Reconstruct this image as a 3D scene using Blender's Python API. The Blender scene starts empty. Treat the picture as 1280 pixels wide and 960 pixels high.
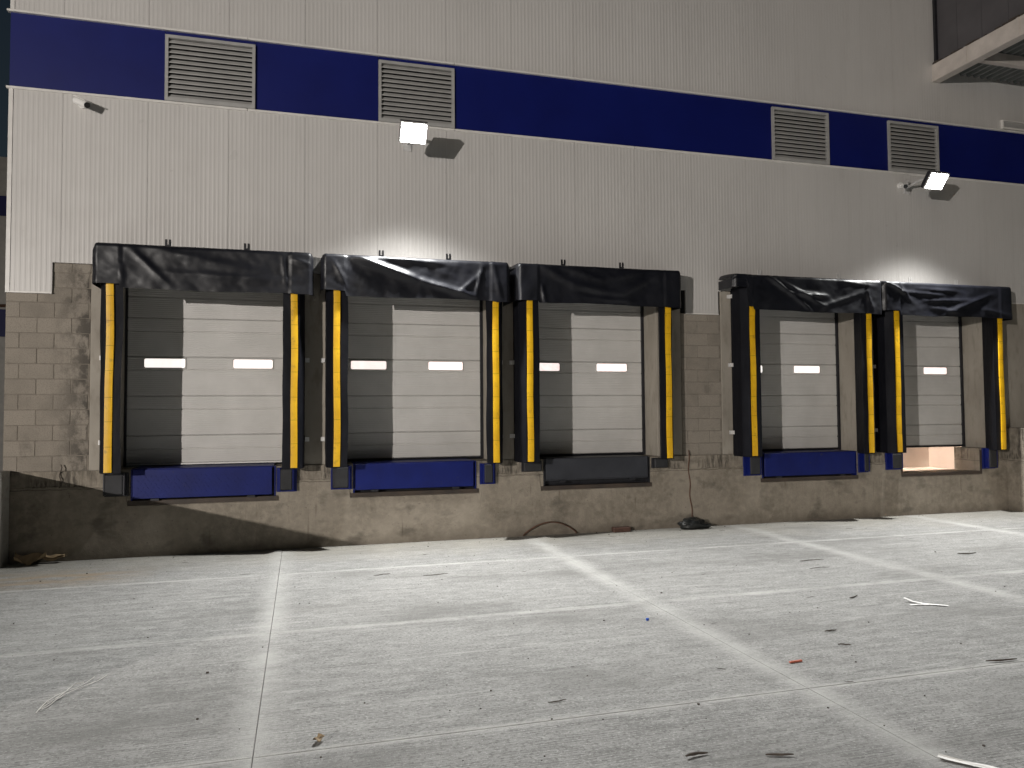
import bpy, bmesh, math, random
from mathutils import Vector, Matrix, noise

random.seed(7)
scene = bpy.context.scene
COL = scene.collection

# ------------------------------------------------------------------ camera
cam_d = bpy.data.cameras.new('camera'); cam = bpy.data.objects.new('camera', cam_d); COL.objects.link(cam)
YAW, PIT, ROL = 0.2745007, 0.0389432, -0.0076186
fw = Vector((math.sin(YAW) * math.cos(PIT), math.cos(YAW) * math.cos(PIT), math.sin(PIT)))
rt = Vector((math.cos(YAW), -math.sin(YAW), 0)); up = rt.cross(fw)
r2 = rt * math.cos(ROL) + up * math.sin(ROL); u2 = -rt * math.sin(ROL) + up * math.cos(ROL)
cam.matrix_world = Matrix(((r2.x, u2.x, -fw.x, 0.0), (r2.y, u2.y, -fw.y, -10.9189), (r2.z, u2.z, -fw.z, 1.8611), (0, 0, 0, 1)))
cam_d.sensor_width = 36; cam_d.lens = 934.35 / 1280 * 36
cam_d.clip_start = 0.05; cam_d.clip_end = 2000
scene.camera = cam

# ------------------------------------------------------------------ night sky, moon, exposure
world = bpy.data.worlds.new('World'); scene.world = world; world.use_nodes = True
wn = world.node_tree.nodes; wl = world.node_tree.links
sky = wn.new('ShaderNodeTexSky'); sky.sky_type = 'NISHITA'; sky.sun_disc = False
sky.sun_elevation = math.radians(9); sky.sun_rotation = math.radians(218)
bgn = wn['Background']; bgn.inputs['Strength'].default_value = 0.009
wl.new(sky.outputs[0], bgn.inputs['Color'])
sun_d = bpy.data.lights.new('moon', 'SUN'); sun_d.energy = 0.03; sun_d.angle = math.radians(0.5); sun_d.color = (1, .95, .88)
sun = bpy.data.objects.new('moon', sun_d); COL.objects.link(sun)
sun.location = (-15, -20, 12)
sun.rotation_euler = Vector((0.6, 0.78, -0.16)).to_track_quat('-Z', 'Y').to_euler()
vs = scene.view_settings
vs.view_transform = 'Standard'; vs.look = 'None'; vs.exposure = 0.0; vs.gamma = 1.0; vs.use_curve_mapping = False

YARD_W = 18000.0       # the yard mast light that throws the door shadows
LENS_L = 60.0          # glow of the LED lens itself
FLOOD_W = 3450.0       # beam of each wall floodlight

# ------------------------------------------------------------------ node helpers
class NT:
    def __init__(s, name, rough=.6, metal=0.0, spec=.5):
        s.m = bpy.data.materials.new(name); s.m.use_nodes = True
        s.t = s.m.node_tree; s.b = s.t.nodes['Principled BSDF']
        s.b.inputs['Roughness'].default_value = rough; s.b.inputs['Metallic'].default_value = metal
        s.b.inputs['Specular IOR Level'].default_value = spec
        s._pos = None
    def n(s, t, **k):
        x = s.t.nodes.new(t)
        for a, v in k.items(): setattr(x, a, v)
        return x
    def l(s, a, b): s.t.links.new(a, b)
    def pos(s):
        if s._pos is None: s._pos = s.n('ShaderNodeNewGeometry').outputs['Position']
        return s._pos
    def obj_rand(s): return s.n('ShaderNodeObjectInfo').outputs['Random']
    def mp(s, sc=(1, 1, 1), v=None):
        x = s.n('ShaderNodeMapping'); x.inputs['Scale'].default_value = sc
        s.l(v if v is not None else s.pos(), x.inputs['Vector']); return x.outputs[0]
    def noise(s, scale, detail=4, sc=(1, 1, 1), rough=.55, v=None):
        x = s.n('ShaderNodeTexNoise'); x.inputs['Scale'].default_value = scale; x.inputs['Detail'].default_value = detail
        x.inputs['Roughness'].default_value = rough
        s.l(s.mp(sc, v), x.inputs['Vector']); return x.outputs['Fac']
    def ramp(s, f, a, b, va=0.0, vb=1.0):
        x = s.n('ShaderNodeMapRange'); x.inputs[1].default_value = a; x.inputs[2].default_value = b
        x.inputs[3].default_value = va; x.inputs[4].default_value = vb; s.l(f, x.inputs[0]); return x.outputs[0]
    def math(s, op, a, b=None, c=None):
        x = s.n('ShaderNodeMath', operation=op)
        for i, v in enumerate((a, b, c)):
            if v is None: continue
            if isinstance(v, (int, float)): x.inputs[i].default_value = v
            else: s.l(v, x.inputs[i])
        return x.outputs[0]
    def sep(s, v=None):
        x = s.n('ShaderNodeSeparateXYZ'); s.l(v if v is not None else s.pos(), x.inputs[0]); return x.outputs
    def mix(s, f, a, b, mode='MIX'):
        x = s.n('ShaderNodeMix', data_type='RGBA', blend_type=mode)
        for sock, v in ((x.inputs[0], f), (x.inputs[6], a), (x.inputs[7], b)):
            if isinstance(v, (int, float)): sock.default_value = v
            elif isinstance(v, (tuple, list)): sock.default_value = (*v[:3], 1)
            else: s.l(v, sock)
        return x.outputs[2]
    def col(s, c):
        if isinstance(c, (tuple, list)): s.b.inputs['Base Color'].default_value = (*c[:3], 1)
        else: s.l(c, s.b.inputs['Base Color'])
        return s
    def rough(s, f): s.l(f, s.b.inputs['Roughness']); return s
    def bump(s, h, strength=.3, dist=.01):
        x = s.n('ShaderNodeBump'); x.inputs['Strength'].default_value = strength; x.inputs['Distance'].default_value = dist
        s.l(h, x.inputs['Height']); s.l(x.outputs[0], s.b.inputs['Normal']); return s

def simple(name, c, rough=.6, metal=0.0, var=.12, scale=6, bump=0.0, bscale=60, spec=.5):
    t = NT(name, rough, metal, spec)
    f = t.noise(scale, 5)
    d = tuple(x * (1 - var) for x in c); e = tuple(min(1, x * (1 + var)) for x in c)
    t.col(t.mix(t.ramp(f, .3, .7), d, e))
    if bump: t.bump(t.noise(bscale, 4), bump, .004)
    return t.m

# ------------------------------------------------------------------ materials
def mat_cladding():
    t = NT('off_white_cladding', .34, spec=.5)
    big = t.noise(.7, 4, (1, 1, .5)); streak = t.noise(9, 4, (1, 1, .04))
    c = t.mix(t.ramp(big, .3, .7), (.475, .458, .44), (.53, .512, .492))
    c = t.mix(t.ramp(streak, .5, .75, 0, .25), c, (.38, .365, .345))
    c = t.mix(t.ramp(t.noise(2.4, 6, (1, 1, .25), .65), .58, .75, 0, .3), c, (.36, .345, .32))
    t.col(c); t.rough(t.ramp(t.noise(3, 4), .3, .7, .27, .42))
    t.bump(t.noise(1.6, 2, (1, 1, .6)), .12, .02)
    return t.m
def mat_blue():
    t = NT('blue_cladding', .5, spec=.3)
    t.col(t.mix(t.ramp(t.noise(1.2, 4), .3, .7), (.0018, .0050, .082), (.0028, .0075, .105)))
    t.bump(t.noise(1.3, 2), .1, .02)
    return t.m
def mat_door():
    t = NT('door_steel', .42)
    t.col(t.mix(t.ramp(t.noise(2.5, 5), .3, .7), (.50, .487, .465), (.58, .563, .54)))
    z = t.sep()[2]
    w = t.math('SINE', t.math('MULTIPLY', z, 2 * math.pi / .028))
    h = t.math('ADD', t.math('MULTIPLY', w, .5), t.math('MULTIPLY', t.noise(90, 3), .25))
    t.bump(h, .6, .004)
    return t.m
def mat_block():
    t = NT('concrete_block', .92, spec=.2)
    r = t.obj_rand()
    c = t.mix(r, (.20, .178, .15), (.272, .243, .206))
    c = t.mix(t.ramp(t.noise(5, 6), .35, .7, 0, .7), c, (.285, .252, .212))
    c = t.mix(t.ramp(t.noise(70, 3), .45, .72, 0, .55), c, (.15, .125, .10))
    c = t.mix(t.ramp(t.noise(2.1, 5, (1, 1, .8)), .60, .72, 0, .75), c, (.085, .075, .065))
    # dark splashes next to the first door jamb
    x = t.sep()[0]
    near = t.math('MULTIPLY', t.ramp(x, -3.15, -2.75, 0, 1), t.ramp(t.noise(6, 6, (1, 1, .7), .65), .42, .56))
    near = t.math('MULTIPLY', near, t.ramp(x, -2.0, -1.9, 1, 0))
    c = t.mix(t.math('MULTIPLY', near, .75), c, (.04, .036, .032))
    t.col(c); t.bump(t.math('ADD', t.noise(120, 5), t.math('MULTIPLY', t.noise(22, 4), .8)), .55, .006)
    return t.m
def mat_mortar():
    return simple('mortar', (.19, .168, .14), .95, var=.2, scale=20, bump=.5, bscale=150, spec=.15)
def mat_foundation():
    t = NT('stained_concrete', .9, spec=.25)
    c = t.mix(t.ramp(t.noise(1.4, 6), .3, .7), (.17, .147, .117), (.285, .25, .205))
    c = t.mix(t.ramp(t.noise(9, 6, rough=.65), .42, .72, 0, .7), c, (.33, .29, .235))
    c = t.mix(t.ramp(t.noise(2.2, 6, (1, 1, 1.6)), .56, .68, 0, .65), c, (.10, .088, .072))
    z = t.sep()[2]
    drip = t.math('MULTIPLY', t.ramp(t.noise(16, 3, (1, 1, .05)), .62, .72), t.ramp(t.noise(2.3, 3), .45, .6))
    c = t.mix(t.math('MULTIPLY', drip, .55), c, (.075, .055, .04))
    # formed edge beam: scraped vertically under the deck nosing
    scr = t.math('MULTIPLY', t.ramp(z, .93, .96), t.ramp(t.noise(26, 4, (1, 1, .16), .7), .42, .6))
    scr = t.math('MULTIPLY', scr, t.ramp(t.noise(1.9, 2), .42, .56))
    c = t.mix(t.math('MULTIPLY', scr, .85), c, (.05, .043, .036))
    joint = t.math('LESS_THAN', t.math('ABSOLUTE', t.math('SUBTRACT', t.math('ADD', z, t.math('MULTIPLY', t.noise(7, 3), .05)), .945)), .006)
    c = t.mix(t.math('MULTIPLY', joint, .6), c, (.06, .05, .042))
    spot = t.ramp(t.noise(33, 2), .70, .76)
    c = t.mix(t.math('MULTIPLY', spot, .6), c, (.07, .05, .04))
    # darker zone along the yard
    c = t.mix(t.ramp(t.math('ADD', z, t.math('MULTIPLY', t.noise(3, 4), .35)), .18, .36, .45, 0), c, (.085, .07, .055))
    t.col(c)
    t.bump(t.math('ADD', t.noise(45, 6, rough=.65), t.math('MULTIPLY', t.noise(6, 5), 1.4)), .55, .012)
    return t.m
def mat_jamb():
    t = NT('smooth_concrete', .8, spec=.3)
    c = t.mix(t.ramp(t.noise(2, 6, (1, 1, .5)), .3, .7), (.25, .225, .19), (.34, .31, .265))
    c = t.mix(t.ramp(t.noise(12, 5, (1, 1, .3)), .52, .75, 0, .6), c, (.18, .155, .125))
    t.col(c); t.bump(t.noise(50, 5), .35, .006)
    return t.m
def mat_pier():
    t = NT('pale_concrete', .85, spec=.3)
    c = t.mix(t.ramp(t.noise(2.4, 6), .3, .7), (.30, .29, .265), (.40, .385, .35))
    c = t.mix(t.ramp(t.noise(14, 5), .5, .75, 0, .6), c, (.2, .18, .15))
    t.col(c); t.bump(t.noise(50, 5), .35, .006)
    return t.m
def mat_slab():
    t = NT('broomed_concrete', .86, spec=.25)
    gen = t.n('ShaderNodeTexCoord').outputs['Generated']
    g = t.sep(gen)
    ex = t.math('MULTIPLY', t.math('MINIMUM', g[0], t.math('SUBTRACT', 1.0, g[0])), 3.53)
    ey = t.math('MULTIPLY', t.math('MINIMUM', g[1], t.math('SUBTRACT', 1.0, g[1])), 2.42)
    wob = t.math('MULTIPLY', t.math('SUBTRACT', t.noise(2.6, 5), .5), .16)
    fine = t.math('MULTIPLY', t.math('SUBTRACT', t.noise(24, 5, rough=.7), .5), .22)
    wob = t.math('ADD', wob, fine)
    bx = t.ramp(t.math('ADD', ex, wob), .0, .20, 1, 0)
    by = t.ramp(t.math('ADD', ey, t.math('MULTIPLY', wob, .5)), .0, .065, 1, 0)
    band = t.math('MAXIMUM', t.math('MULTIPLY', bx, .8), by)
    band = t.math('MULTIPLY', band, t.ramp(t.noise(1.7, 6, rough=.65), .36, .60, .35, 1))
    base = t.mix(t.ramp(t.noise(.55, 6, rough=.6), .3, .7), (.175, .174, .170), (.26, .258, .25))
    base = t.mix(t.math('MULTIPLY', t.obj_rand(), .2), base, (.30, .297, .286))
    broom = t.noise(34, 5, (.08, 1.5, 1), .75)
    base = t.mix(t.ramp(broom, .42, .60, 0, .6), base, (.345, .342, .332))
    broom2 = t.noise(9, 4, (.09, 1.3, 1), .65)
    base = t.mix(t.ramp(broom2, .52, .66, 0, .55), base, (.14, .139, .134))
    py = t.sep()[1]
    gph = t.math('ADD', t.math('MULTIPLY', py, 2 * math.pi / .026), t.math('MULTIPLY', t.noise(1.6, 5, (.5, 3, 1)), 14.0))
    groove = t.ramp(t.math('SINE', gph), -.2, .9, 0, 1)
    groove = t.math('MULTIPLY', groove, t.ramp(t.noise(1.1, 4, (.5, 1, 1)), .35, .6, .15, .6))
    base = t.mix(groove, base, (.15, .148, .142))
    mott = t.noise(9, 7, (.55, 1, 1), .72)
    base = t.mix(t.ramp(mott, .46, .60, 0, .6), base, (.35, .347, .336))
    speck = t.noise(46, 4, (.7, 1, 1), .7)
    base = t.mix(t.ramp(speck, .52, .62, 0, .75), base, (.115, .113, .108))
    speck2 = t.noise(62, 3, (.8, 1, 1), .6)
    base = t.mix(t.ramp(speck2, .56, .66, 0, .65), base, (.46, .456, .443))
    st = t.noise(3.1, 3, (.04, 1.5, 1), .5)
    st = t.ramp(t.math('ABSOLUTE', t.math('SUBTRACT', st, .5)), 0, .007, .5, 0)
    base = t.mix(st, base, (.41, .405, .39))
    patch = t.ramp(t.noise(.9, 6, (.4, 1.1, 1), .62), .50, .68, 0, .62)
    base = t.mix(patch, base, (.135, .132, .125))
    smear = t.math('MULTIPLY', t.ramp(t.noise(3.6, 5, (.6, 1.4, 1), .65), .67, .75), .7)
    base = t.mix(smear, base, (.12, .115, .104))
    # warm brown tint near the left corner of the dock
    p = t.sep()
    warm_tint = t.math('MULTIPLY', t.ramp(p[0], -1.6, -2.4, 0, 1), t.ramp(t.math('ABSOLUTE', t.math('ADD', p[1], 1.15)), .15, .65, 1, 0))
    warm_tint = t.math('MULTIPLY', warm_tint, t.ramp(t.noise(4, 5, (.5, 1.6, 1)), .36, .6))
    base = t.mix(t.math('MULTIPLY', warm_tint, .7), base, (.29, .215, .135))
    wall_tint = t.math('MULTIPLY', t.ramp(t.math('ADD', p[1], t.math('MULTIPLY', t.noise(1.2, 4), 1.6)), -.5, .9, 0, .45), 1.0)  # paler, yellower tone towards the wall
    base = t.mix(wall_tint, base, (.36, .335, .275))
    c = t.mix(band, base, (.42, .416, .40))
    t.col(c)
    h = t.math('ADD', t.noise(60, 4, (.05, 1.7, 1), .7), t.math('MULTIPLY', t.noise(140, 4), .8))
    t.bump(h, .9, .008)
    return t.m
def mat_vinyl():
    t = NT('black_vinyl', .36, spec=.42)
    t.col(t.mix(t.ramp(t.noise(3, 5), .3, .7), (.004, .0043, .007), (.008, .0085, .0125)))
    t.rough(t.ramp(t.noise(5, 4), .3, .7, .38, .50))
    cr = t.noise(5, 3, (1, 1, 1.3), .5)
    t.bump(t.math('ADD', cr, t.math('MULTIPLY', t.noise(22, 3), .14)), .10, .02)
    return t.m
def mat_pad():
    t = NT('black_pad_fabric', .62, spec=.18)
    t.col(t.mix(t.ramp(t.noise(4, 5), .3, .7), (.0035, .0038, .0065), (.007, .0074, .011)))
    t.bump(t.noise(9, 5, (1, 1, .5)), .45, .02)
    return t.m
def mat_yellow():
    t = NT('yellow_vinyl', .5)
    c = t.mix(t.ramp(t.noise(6, 5), .3, .75), (.62, .335, .004), (.76, .45, .007))
    c = t.mix(t.ramp(t.noise(14, 5), .58, .75, 0, .7), c, (.33, .19, .02))
    t.col(c); t.bump(t.noise(30, 4), .3, .005)
    return t.m
def mat_lip(name, a, b):
    t = NT(name, .5, .0, .3)
    c = t.mix(t.ramp(t.noise(3, 5), .3, .7), a, b)
    c = t.mix(t.ramp(t.noise(11, 6, rough=.7), .62, .72, 0, .6), c, (.045, .04, .04))
    t.col(c); t.bump(t.noise(40, 3), .15, .003)
    return t.m
def emis(name, c, s):
    m = bpy.data.materials.new(name); m.use_nodes = True
    b = m.node_tree.nodes['Principled BSDF']
    b.inputs['Base Color'].default_value = (*c, 1); b.inputs['Emission Color'].default_value = (*c, 1)
    b.inputs['Emission Strength'].default_value = s; b.inputs['Roughness'].default_value = .3
    return m
def mat_pane():
    # milky acrylic lite whose own emission stands in for the lit hall
    t = NT('lit_acrylic', .25)
    f = t.noise(5, 3, (1, 1, .2)); r = t.obj_rand()
    c = t.mix(t.ramp(f, .45, .6), (1, .94, .89), (1, .85, .80))
    marks = t.math('MULTIPLY', t.ramp(t.noise(24, 2, (1, 1, .7)), .5, .56), t.math('GREATER_THAN', r, .45))
    c = t.mix(t.math('MULTIPLY', marks, .30), c, (1, .45, .42))
    t.col(c); t.l(c, t.b.inputs['Emission Color']); t.b.inputs['Emission Strength'].default_value = 1.0
    return t.m

M = dict(
    clad=mat_cladding(), blue=mat_blue(), door=mat_door(), block=mat_block(), mortar=mat_mortar(), found=mat_foundation(),
    jamb=mat_jamb(), pier=mat_pier(), slab=mat_slab(), vinyl=mat_vinyl(), pad=mat_pad(), yellow=mat_yellow(), pane=mat_pane(),
    trim=simple('pale_flashing', (.62, .60, .57), .35, .0, .08), dark=simple('dark_gap', (.012, .012, .012), .9, var=.2),
    galv=simple('galvanised_steel', (.62, .61, .60), .4, .25, .12, 12), louvre=simple('grey_louvre', (.33, .325, .315), .4, .0, .1),
    white=simple('white_plastic', (.72, .71, .69), .35, var=.05), lens=simple('black_glass', (.01, .01, .012), .1, var=.1),
    bluelip=mat_lip('blue_painted_steel', (.002, .0065, .085), (.0035, .011, .125)),
    greylip=mat_lip('charcoal_steel', (.026, .028, .034), (.04, .042, .05)),
    blackst=simple('black_steel', (.018, .018, .022), .45, .2, .3, 9, .2), rubber=simple('bumper_rubber', (.016, .016, .018), .7, var=.3, scale=12, bump=.4),
    frame=mat_lip('rusty_angle', (.035, .03, .027), (.075, .055, .042)),
    flood=emis('led_lens', (.98, 1.0, .97), LENS_L), mastlens=emis('mast_lens', (1, .94, .86), 40.0), tube=emis('tube_lamp', (1, .88, .78), 420.0),
    inner=simple('pale_interior', (.62, .53, .46), .7, var=.08, scale=2), yardground=simple('yard_concrete', (.12, .115, .105), .95, var=.2, scale=2),
    canopyside=simple('dark_cladding', (.075, .07, .075), .55, var=.15, scale=2), beam=simple('cream_beam', (.52, .47, .43), .5, var=.12, scale=5),
    deck=simple('corrugated_soffit', (.16, .17, .165), .45, .1, .12), rust=simple('rusty_iron', (.09, .045, .028), .85, var=.4, scale=20, bump=.4),
    twig=simple('dark_twig', (.055, .043, .034), .85, var=.4, scale=30), card=simple('brown_cardboard', (.30, .22, .13), .85, var=.2, scale=8),
    orange=simple('orange_plastic', (.40, .10, .055), .5), bluebit=simple('blue_plastic', (.02, .08, .4), .5),
    bag=simple('black_bag', (.012, .013, .013), .4, var=.2, scale=8, bump=.5, bscale=30), paper=simple('white_paper', (.75, .74, .72), .7, var=.06),
    far=simple('far_cladding', (.40, .39, .37), .5), tie=simple('pale_strap', (.5, .48, .45), .5), brick=simple('dark_brick', (.07, .035, .025), .9, var=.3, scale=25, bump=.4),
    post=simple('grey_post', (.3, .3, .3), .5),
)

# ------------------------------------------------------------------ mesh helpers
class MB:
    def __init__(s): s.v = []; s.f = []
    def quad(s, *p):
        n = len(s.v); s.v += [tuple(q) for q in p]; s.f.append(tuple(range(n, n + len(p)))); return s
    def box(s, x0, x1, y0, y1, z0, z1):
        n = len(s.v)
        s.v += [(x, y, z) for z in (z0, z1) for y in (y0, y1) for x in (x0, x1)]
        for f in ((0, 2, 3, 1), (4, 5, 7, 6), (0, 1, 5, 4), (2, 6, 7, 3), (0, 4, 6, 2), (1, 3, 7, 5)):
            s.f.append(tuple(n + i for i in f))
        return s
    def obox(s, c, ax, ay, az):
        c = Vector(c); n = len(s.v)
        for sz in (-1, 1):
            for sy in (-1, 1):
                for sx in (-1, 1): s.v.append(tuple(c + ax * sx + ay * sy + az * sz))
        for f in ((0, 2, 3, 1), (4, 5, 7, 6), (0, 1, 5, 4), (2, 6, 7, 3), (0, 4, 6, 2), (1, 3, 7, 5)):
            s.f.append(tuple(n + i for i in f))
        return s
    def grid(s, fn, nu, nv):
        n = len(s.v)
        for j in range(nv + 1):
            for i in range(nu + 1): s.v.append(tuple(fn(i / nu, j / nv)))
        for j in range(nv):
            for i in range(nu):
                a = n + j * (nu + 1) + i; s.f.append((a, a + 1, a + nu + 2, a + nu + 1))
        return s
    def tube(s, pts, r, k=8, cap=True):
        pts = [Vector(p) for p in pts]; n = len(s.v); m = len(pts)
        for i, p in enumerate(pts):
            d = (pts[min(i + 1, m - 1)] - pts[max(i - 1, 0)]).normalized()
            a = d.orthogonal().normalized() if abs(d.z) > .9 else d.cross(Vector((0, 0, 1))).normalized()
            b = d.cross(a); rr = r[i] if isinstance(r, (list, tuple)) else r
            for q in range(k):
                t = 2 * math.pi * q / k; s.v.append(tuple(p + a * (math.cos(t) * rr) + b * (math.sin(t) * rr)))
        for i in range(m - 1):
            for q in range(k):
                s.f.append((n + i * k + q, n + i * k + (q + 1) % k, n + (i + 1) * k + (q + 1) % k, n + (i + 1) * k + q))
        if cap:
            s.f.append(tuple(n + q for q in range(k))[::-1]); s.f.append(tuple(n + (m - 1) * k + q for q in range(k)))
        return s
    def mesh(s, name, mat, org=(0, 0, 0), bevel=0.0, smooth=False):
        me = bpy.data.meshes.new(name)
        me.from_pydata([(a - org[0], b - org[1], c - org[2]) for a, b, c in s.v], [], s.f)
        bm = bmesh.new(); bm.from_mesh(me)
        bmesh.ops.remove_doubles(bm, verts=bm.verts, dist=1e-5) if bevel or smooth else None
        bmesh.ops.recalc_face_normals(bm, faces=bm.faces)
        if bevel:
            ed = [e for e in bm.edges if len(e.link_faces) == 2 and e.calc_face_angle(0) > .5]
            bmesh.ops.bevel(bm, geom=ed, offset=bevel, segments=1, affect='EDGES', clamp_overlap=True)
        if smooth:
            for f in bm.faces: f.smooth = True
        bm.to_mesh(me); bm.free(); me.materials.append(M[mat]); return me
    def build(s, name, mat, parent=None, org=None, bevel=0.0, smooth=False):
        if org is None: org = tuple(parent.matrix_world.translation) if parent is not None else (0, 0, 0)
        if parent is not None: org = WORLD[parent]
        o = bpy.data.objects.new(name, s.mesh(name, mat, org, bevel, smooth)); COL.objects.link(o)
        WORLD[o] = org
        if parent is not None: o.parent = parent
        else: o.location = org
        return o
WORLD = {}
def link_mesh(name, me, parent, wloc, rot=None):
    o = bpy.data.objects.new(name, me); COL.objects.link(o)
    po = WORLD.get(parent, (0, 0, 0)) if parent is not None else (0, 0, 0)
    o.parent = parent; o.location = (wloc[0] - po[0], wloc[1] - po[1], wloc[2] - po[2])
    if rot: o.rotation_euler = rot
    WORLD[o] = wloc
    return o
def tag(o, label=None, cat=None, group=None, kind=None):
    if label: o['label'] = label
    if cat: o['category'] = cat
    if group: o['group'] = group
    if kind: o['kind'] = kind
    return o
def thing(name, label, cat, loc=(0, 0, 0), group=None):
    o = bpy.data.objects.new(name, None); COL.objects.link(o); o.location = loc; o.empty_display_size = .2
    WORLD[o] = tuple(loc); return tag(o, label, cat, group)

# ------------------------------------------------------------------ the yard
gr = MB().quad((-300, -300, -.03), (300, -300, -.03), (300, 300, -.03), (-300, 300, -.03)).build('ground', 'yardground')
tag(gr, kind='structure')
XJ = [-0.25 + 3.53 * k for k in range(-4, 8)]
YJ = [0.0, -1.70, -4.15, -6.55, -8.95, -11.35, -13.75]
yard = MB().box(XJ[0], XJ[-1], YJ[-1], -.01, -.029, -.022).build('pavement', 'yardground')
tag(yard, kind='structure')
for i in range(len(XJ) - 1):
    for j in range(len(YJ) - 1):
        g = .002
        x0, x1, y0, y1 = XJ[i] + g, XJ[i + 1] - g, YJ[j + 1] + g, YJ[j] - g
        if j == 0: y1 = -.003
        MB().box(x0, x1, y0, y1, -.021, 0.0).build('concrete_slab', 'slab', yard, bevel=.003)

# ------------------------------------------------------------------ warehouse
WH = thing('warehouse', 'off-white ribbed metal warehouse with a dark blue band over a block and concrete base', 'building')
BAY = [-1.23, 1.595, 4.375, 8.14, 10.975]
OPR = [-0.06, 2.74, 5.507, 9.36, 12.166]          # right edge of each door opening
OPN = [(r - 2.30, r) for r in OPR]
PIT = [(-2.17, -.34), (.71, 2.51), (3.56, 5.34), (7.39, 9.27), (10.25, 11.97)]
WX0, WX1, ZTOP = -3.66, 22.0, 11.6
BAND0, BAND1 = 6.135, 7.11

def zb(x):
    if x < -3.13: return 3.48
    if 6.03 < x < 6.63: return 3.48
    return 3.87
STEPS = [-3.13, 6.03, 6.63]
def rib_strip(mb, xa, xb, z0, z1, yf=0.0):
    """shallow micro-rib profile extruded from z0 to z1"""
    n = max(1, round((xb - xa) / .057)); w = (xb - xa) / n
    prof = [(xa, yf)]
    for i in range(n):
        a = xa + i * w
        prof += [(a + w * .36, yf), (a + w * .46, yf - .0014), (a + w * .80, yf - .0014), (a + w * .90, yf)]
    prof.append((xb, yf))
    for (p, q) in zip(prof[:-1], prof[1:]):
        if q[0] - p[0] > 1e-6: mb.quad((p[0], p[1], z0), (q[0], q[1], z0), (q[0], q[1], z1), (p[0], p[1], z1))
    mb.quad((xa, yf, z0), (xa, yf + .035, z0), (xa, yf + .035, z1), (xa, yf, z1))
    mb.quad((xb, yf, z0), (xb, yf, z1), (xb, yf + .035, z1), (xb, yf + .035, z0))
    mb.quad((xa, yf, z0), (xb, yf, z0), (xb, yf + .035, z0), (xa, yf + .035, z0))
PJ = [-3.607] + [-3.035 + 1.0235 * k for k in range(0, 26)]
PJ = [x for x in PJ if x < WX1]
for a, b in zip(PJ[:-1], PJ[1:]):
    a2, b2 = a + .0016, b - .0016
    cuts = [a2] + [s for s in STEPS if a2 < s < b2] + [b2]
    mb = MB()
    for p, q in zip(cuts[:-1], cuts[1:]): rib_strip(mb, p, q, zb((p + q) / 2), BAND0 - .02)
    mb.build('wall_panel', 'clad', WH)
    mb = MB(); rib_strip(mb, a2, b2, BAND1 + .03, ZTOP); mb.build('wall_panel', 'clad', WH)
# corner post, backing behind the panel joints, side wall
MB().box(WX0, -3.611, -.006, .3, 3.48, BAND0 - .02).build('corner_trim', 'trim', WH)
MB().box(WX0, -3.611, -.006, .3, BAND1 + .03, ZTOP).build('corner_trim', 'trim', WH)
mb = MB(); mb.box(WX0 + .02, WX1, .04, .10, 3.90, ZTOP - .01)
mb.box(6.0, 6.66, .05, .10, 3.49, 3.90); mb.box(WX0 + .02, -3.1, .04, .10, 3.50, 3.90)
mb.build('wall_backing', 'dark', WH)
MB().box(WX0, WX0 + .05, .301, 24, 0, ZTOP).build('side_wall', 'clad', WH)
MB().box(WX0, WX1, .11, 24, ZTOP, ZTOP + .15).build('roof', 'trim', WH)
# blue band between the louvres
LOU = [(-1.806, -.641), (1.071, 2.203), (7.721, 8.859), (10.124, 11.233)]
ed = [WX0] + [e for p in LOU for e in p] + [WX1]
for a, b in zip(ed[0::2], ed[1::2]):
    MB().box(a + .003, b - .003, .006, .036, BAND0 + .012, BAND1 + .012).build('band_panel', 'blue', WH)
for a, b in LOU:
    MB().box(a + .003, b - .003, .006, .034, 7.068, BAND1 + .011).build('band_panel', 'blue', WH)
# flashings (each length a piece)
for k in range(9):
    a = WX0 - .03 + k * 2.95; b = min(a + 2.944, WX1)
    MB().box(a, b, -.018, .03, BAND0 - .022, BAND0 + .010).build('flashing', 'trim', WH, bevel=.003)
    MB().box(a, b, -.035, .03, BAND1 + .012, BAND1 + .042).build('flashing', 'trim', WH, bevel=.003)
for a, b, z in ((-3.66, -3.13, 3.48), (6.03, 6.63, 3.48), (12.45, WX1, 3.87), (5.74, 6.03, 3.87), (6.63, 6.68, 3.87)):
    MB().box(a, b, -.012, .03, z - .022, z - .001).build('flashing', 'trim', WH)
# louvre vents: frame with blades
for a, b in LOU:
    z0, z1 = BAND0 + .012, 7.062; fwid = .042
    mb = MB()
    mb.box(a, a + fwid, -.03, .03, z0, z1); mb.box(b - fwid, b, -.03, .03, z0, z1)
    mb.box(a + fwid, b - fwid, -.03, .03, z0, z0 + fwid); mb.box(a + fwid, b - fwid, -.03, .03, z1 - fwid, z1)
    L = mb.build('louvre_vent', 'louvre', WH)
    MB().box(a + fwid, b - fwid, .032, .036, z0, z1).build('backing', 'dark', L)
    n = 12; st = (z1 - z0 - 2 * fwid) / n
    for k in range(n):
        zc = z0 + fwid + (k + .5) * st
        bl = MB()
        bl.quad((a + fwid, -.024, zc - .036), (b - fwid, -.024, zc - .036), (b - fwid, .022, zc + .030), (a + fwid, .022, zc + .030))
        bl.quad((a + fwid, -.024, zc - .036), (b - fwid, -.024, zc - .036), (b - fwid, -.024, zc - .020), (a + fwid, -.024, zc - .020))
        bl.build('blade', 'louvre', L)
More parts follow.
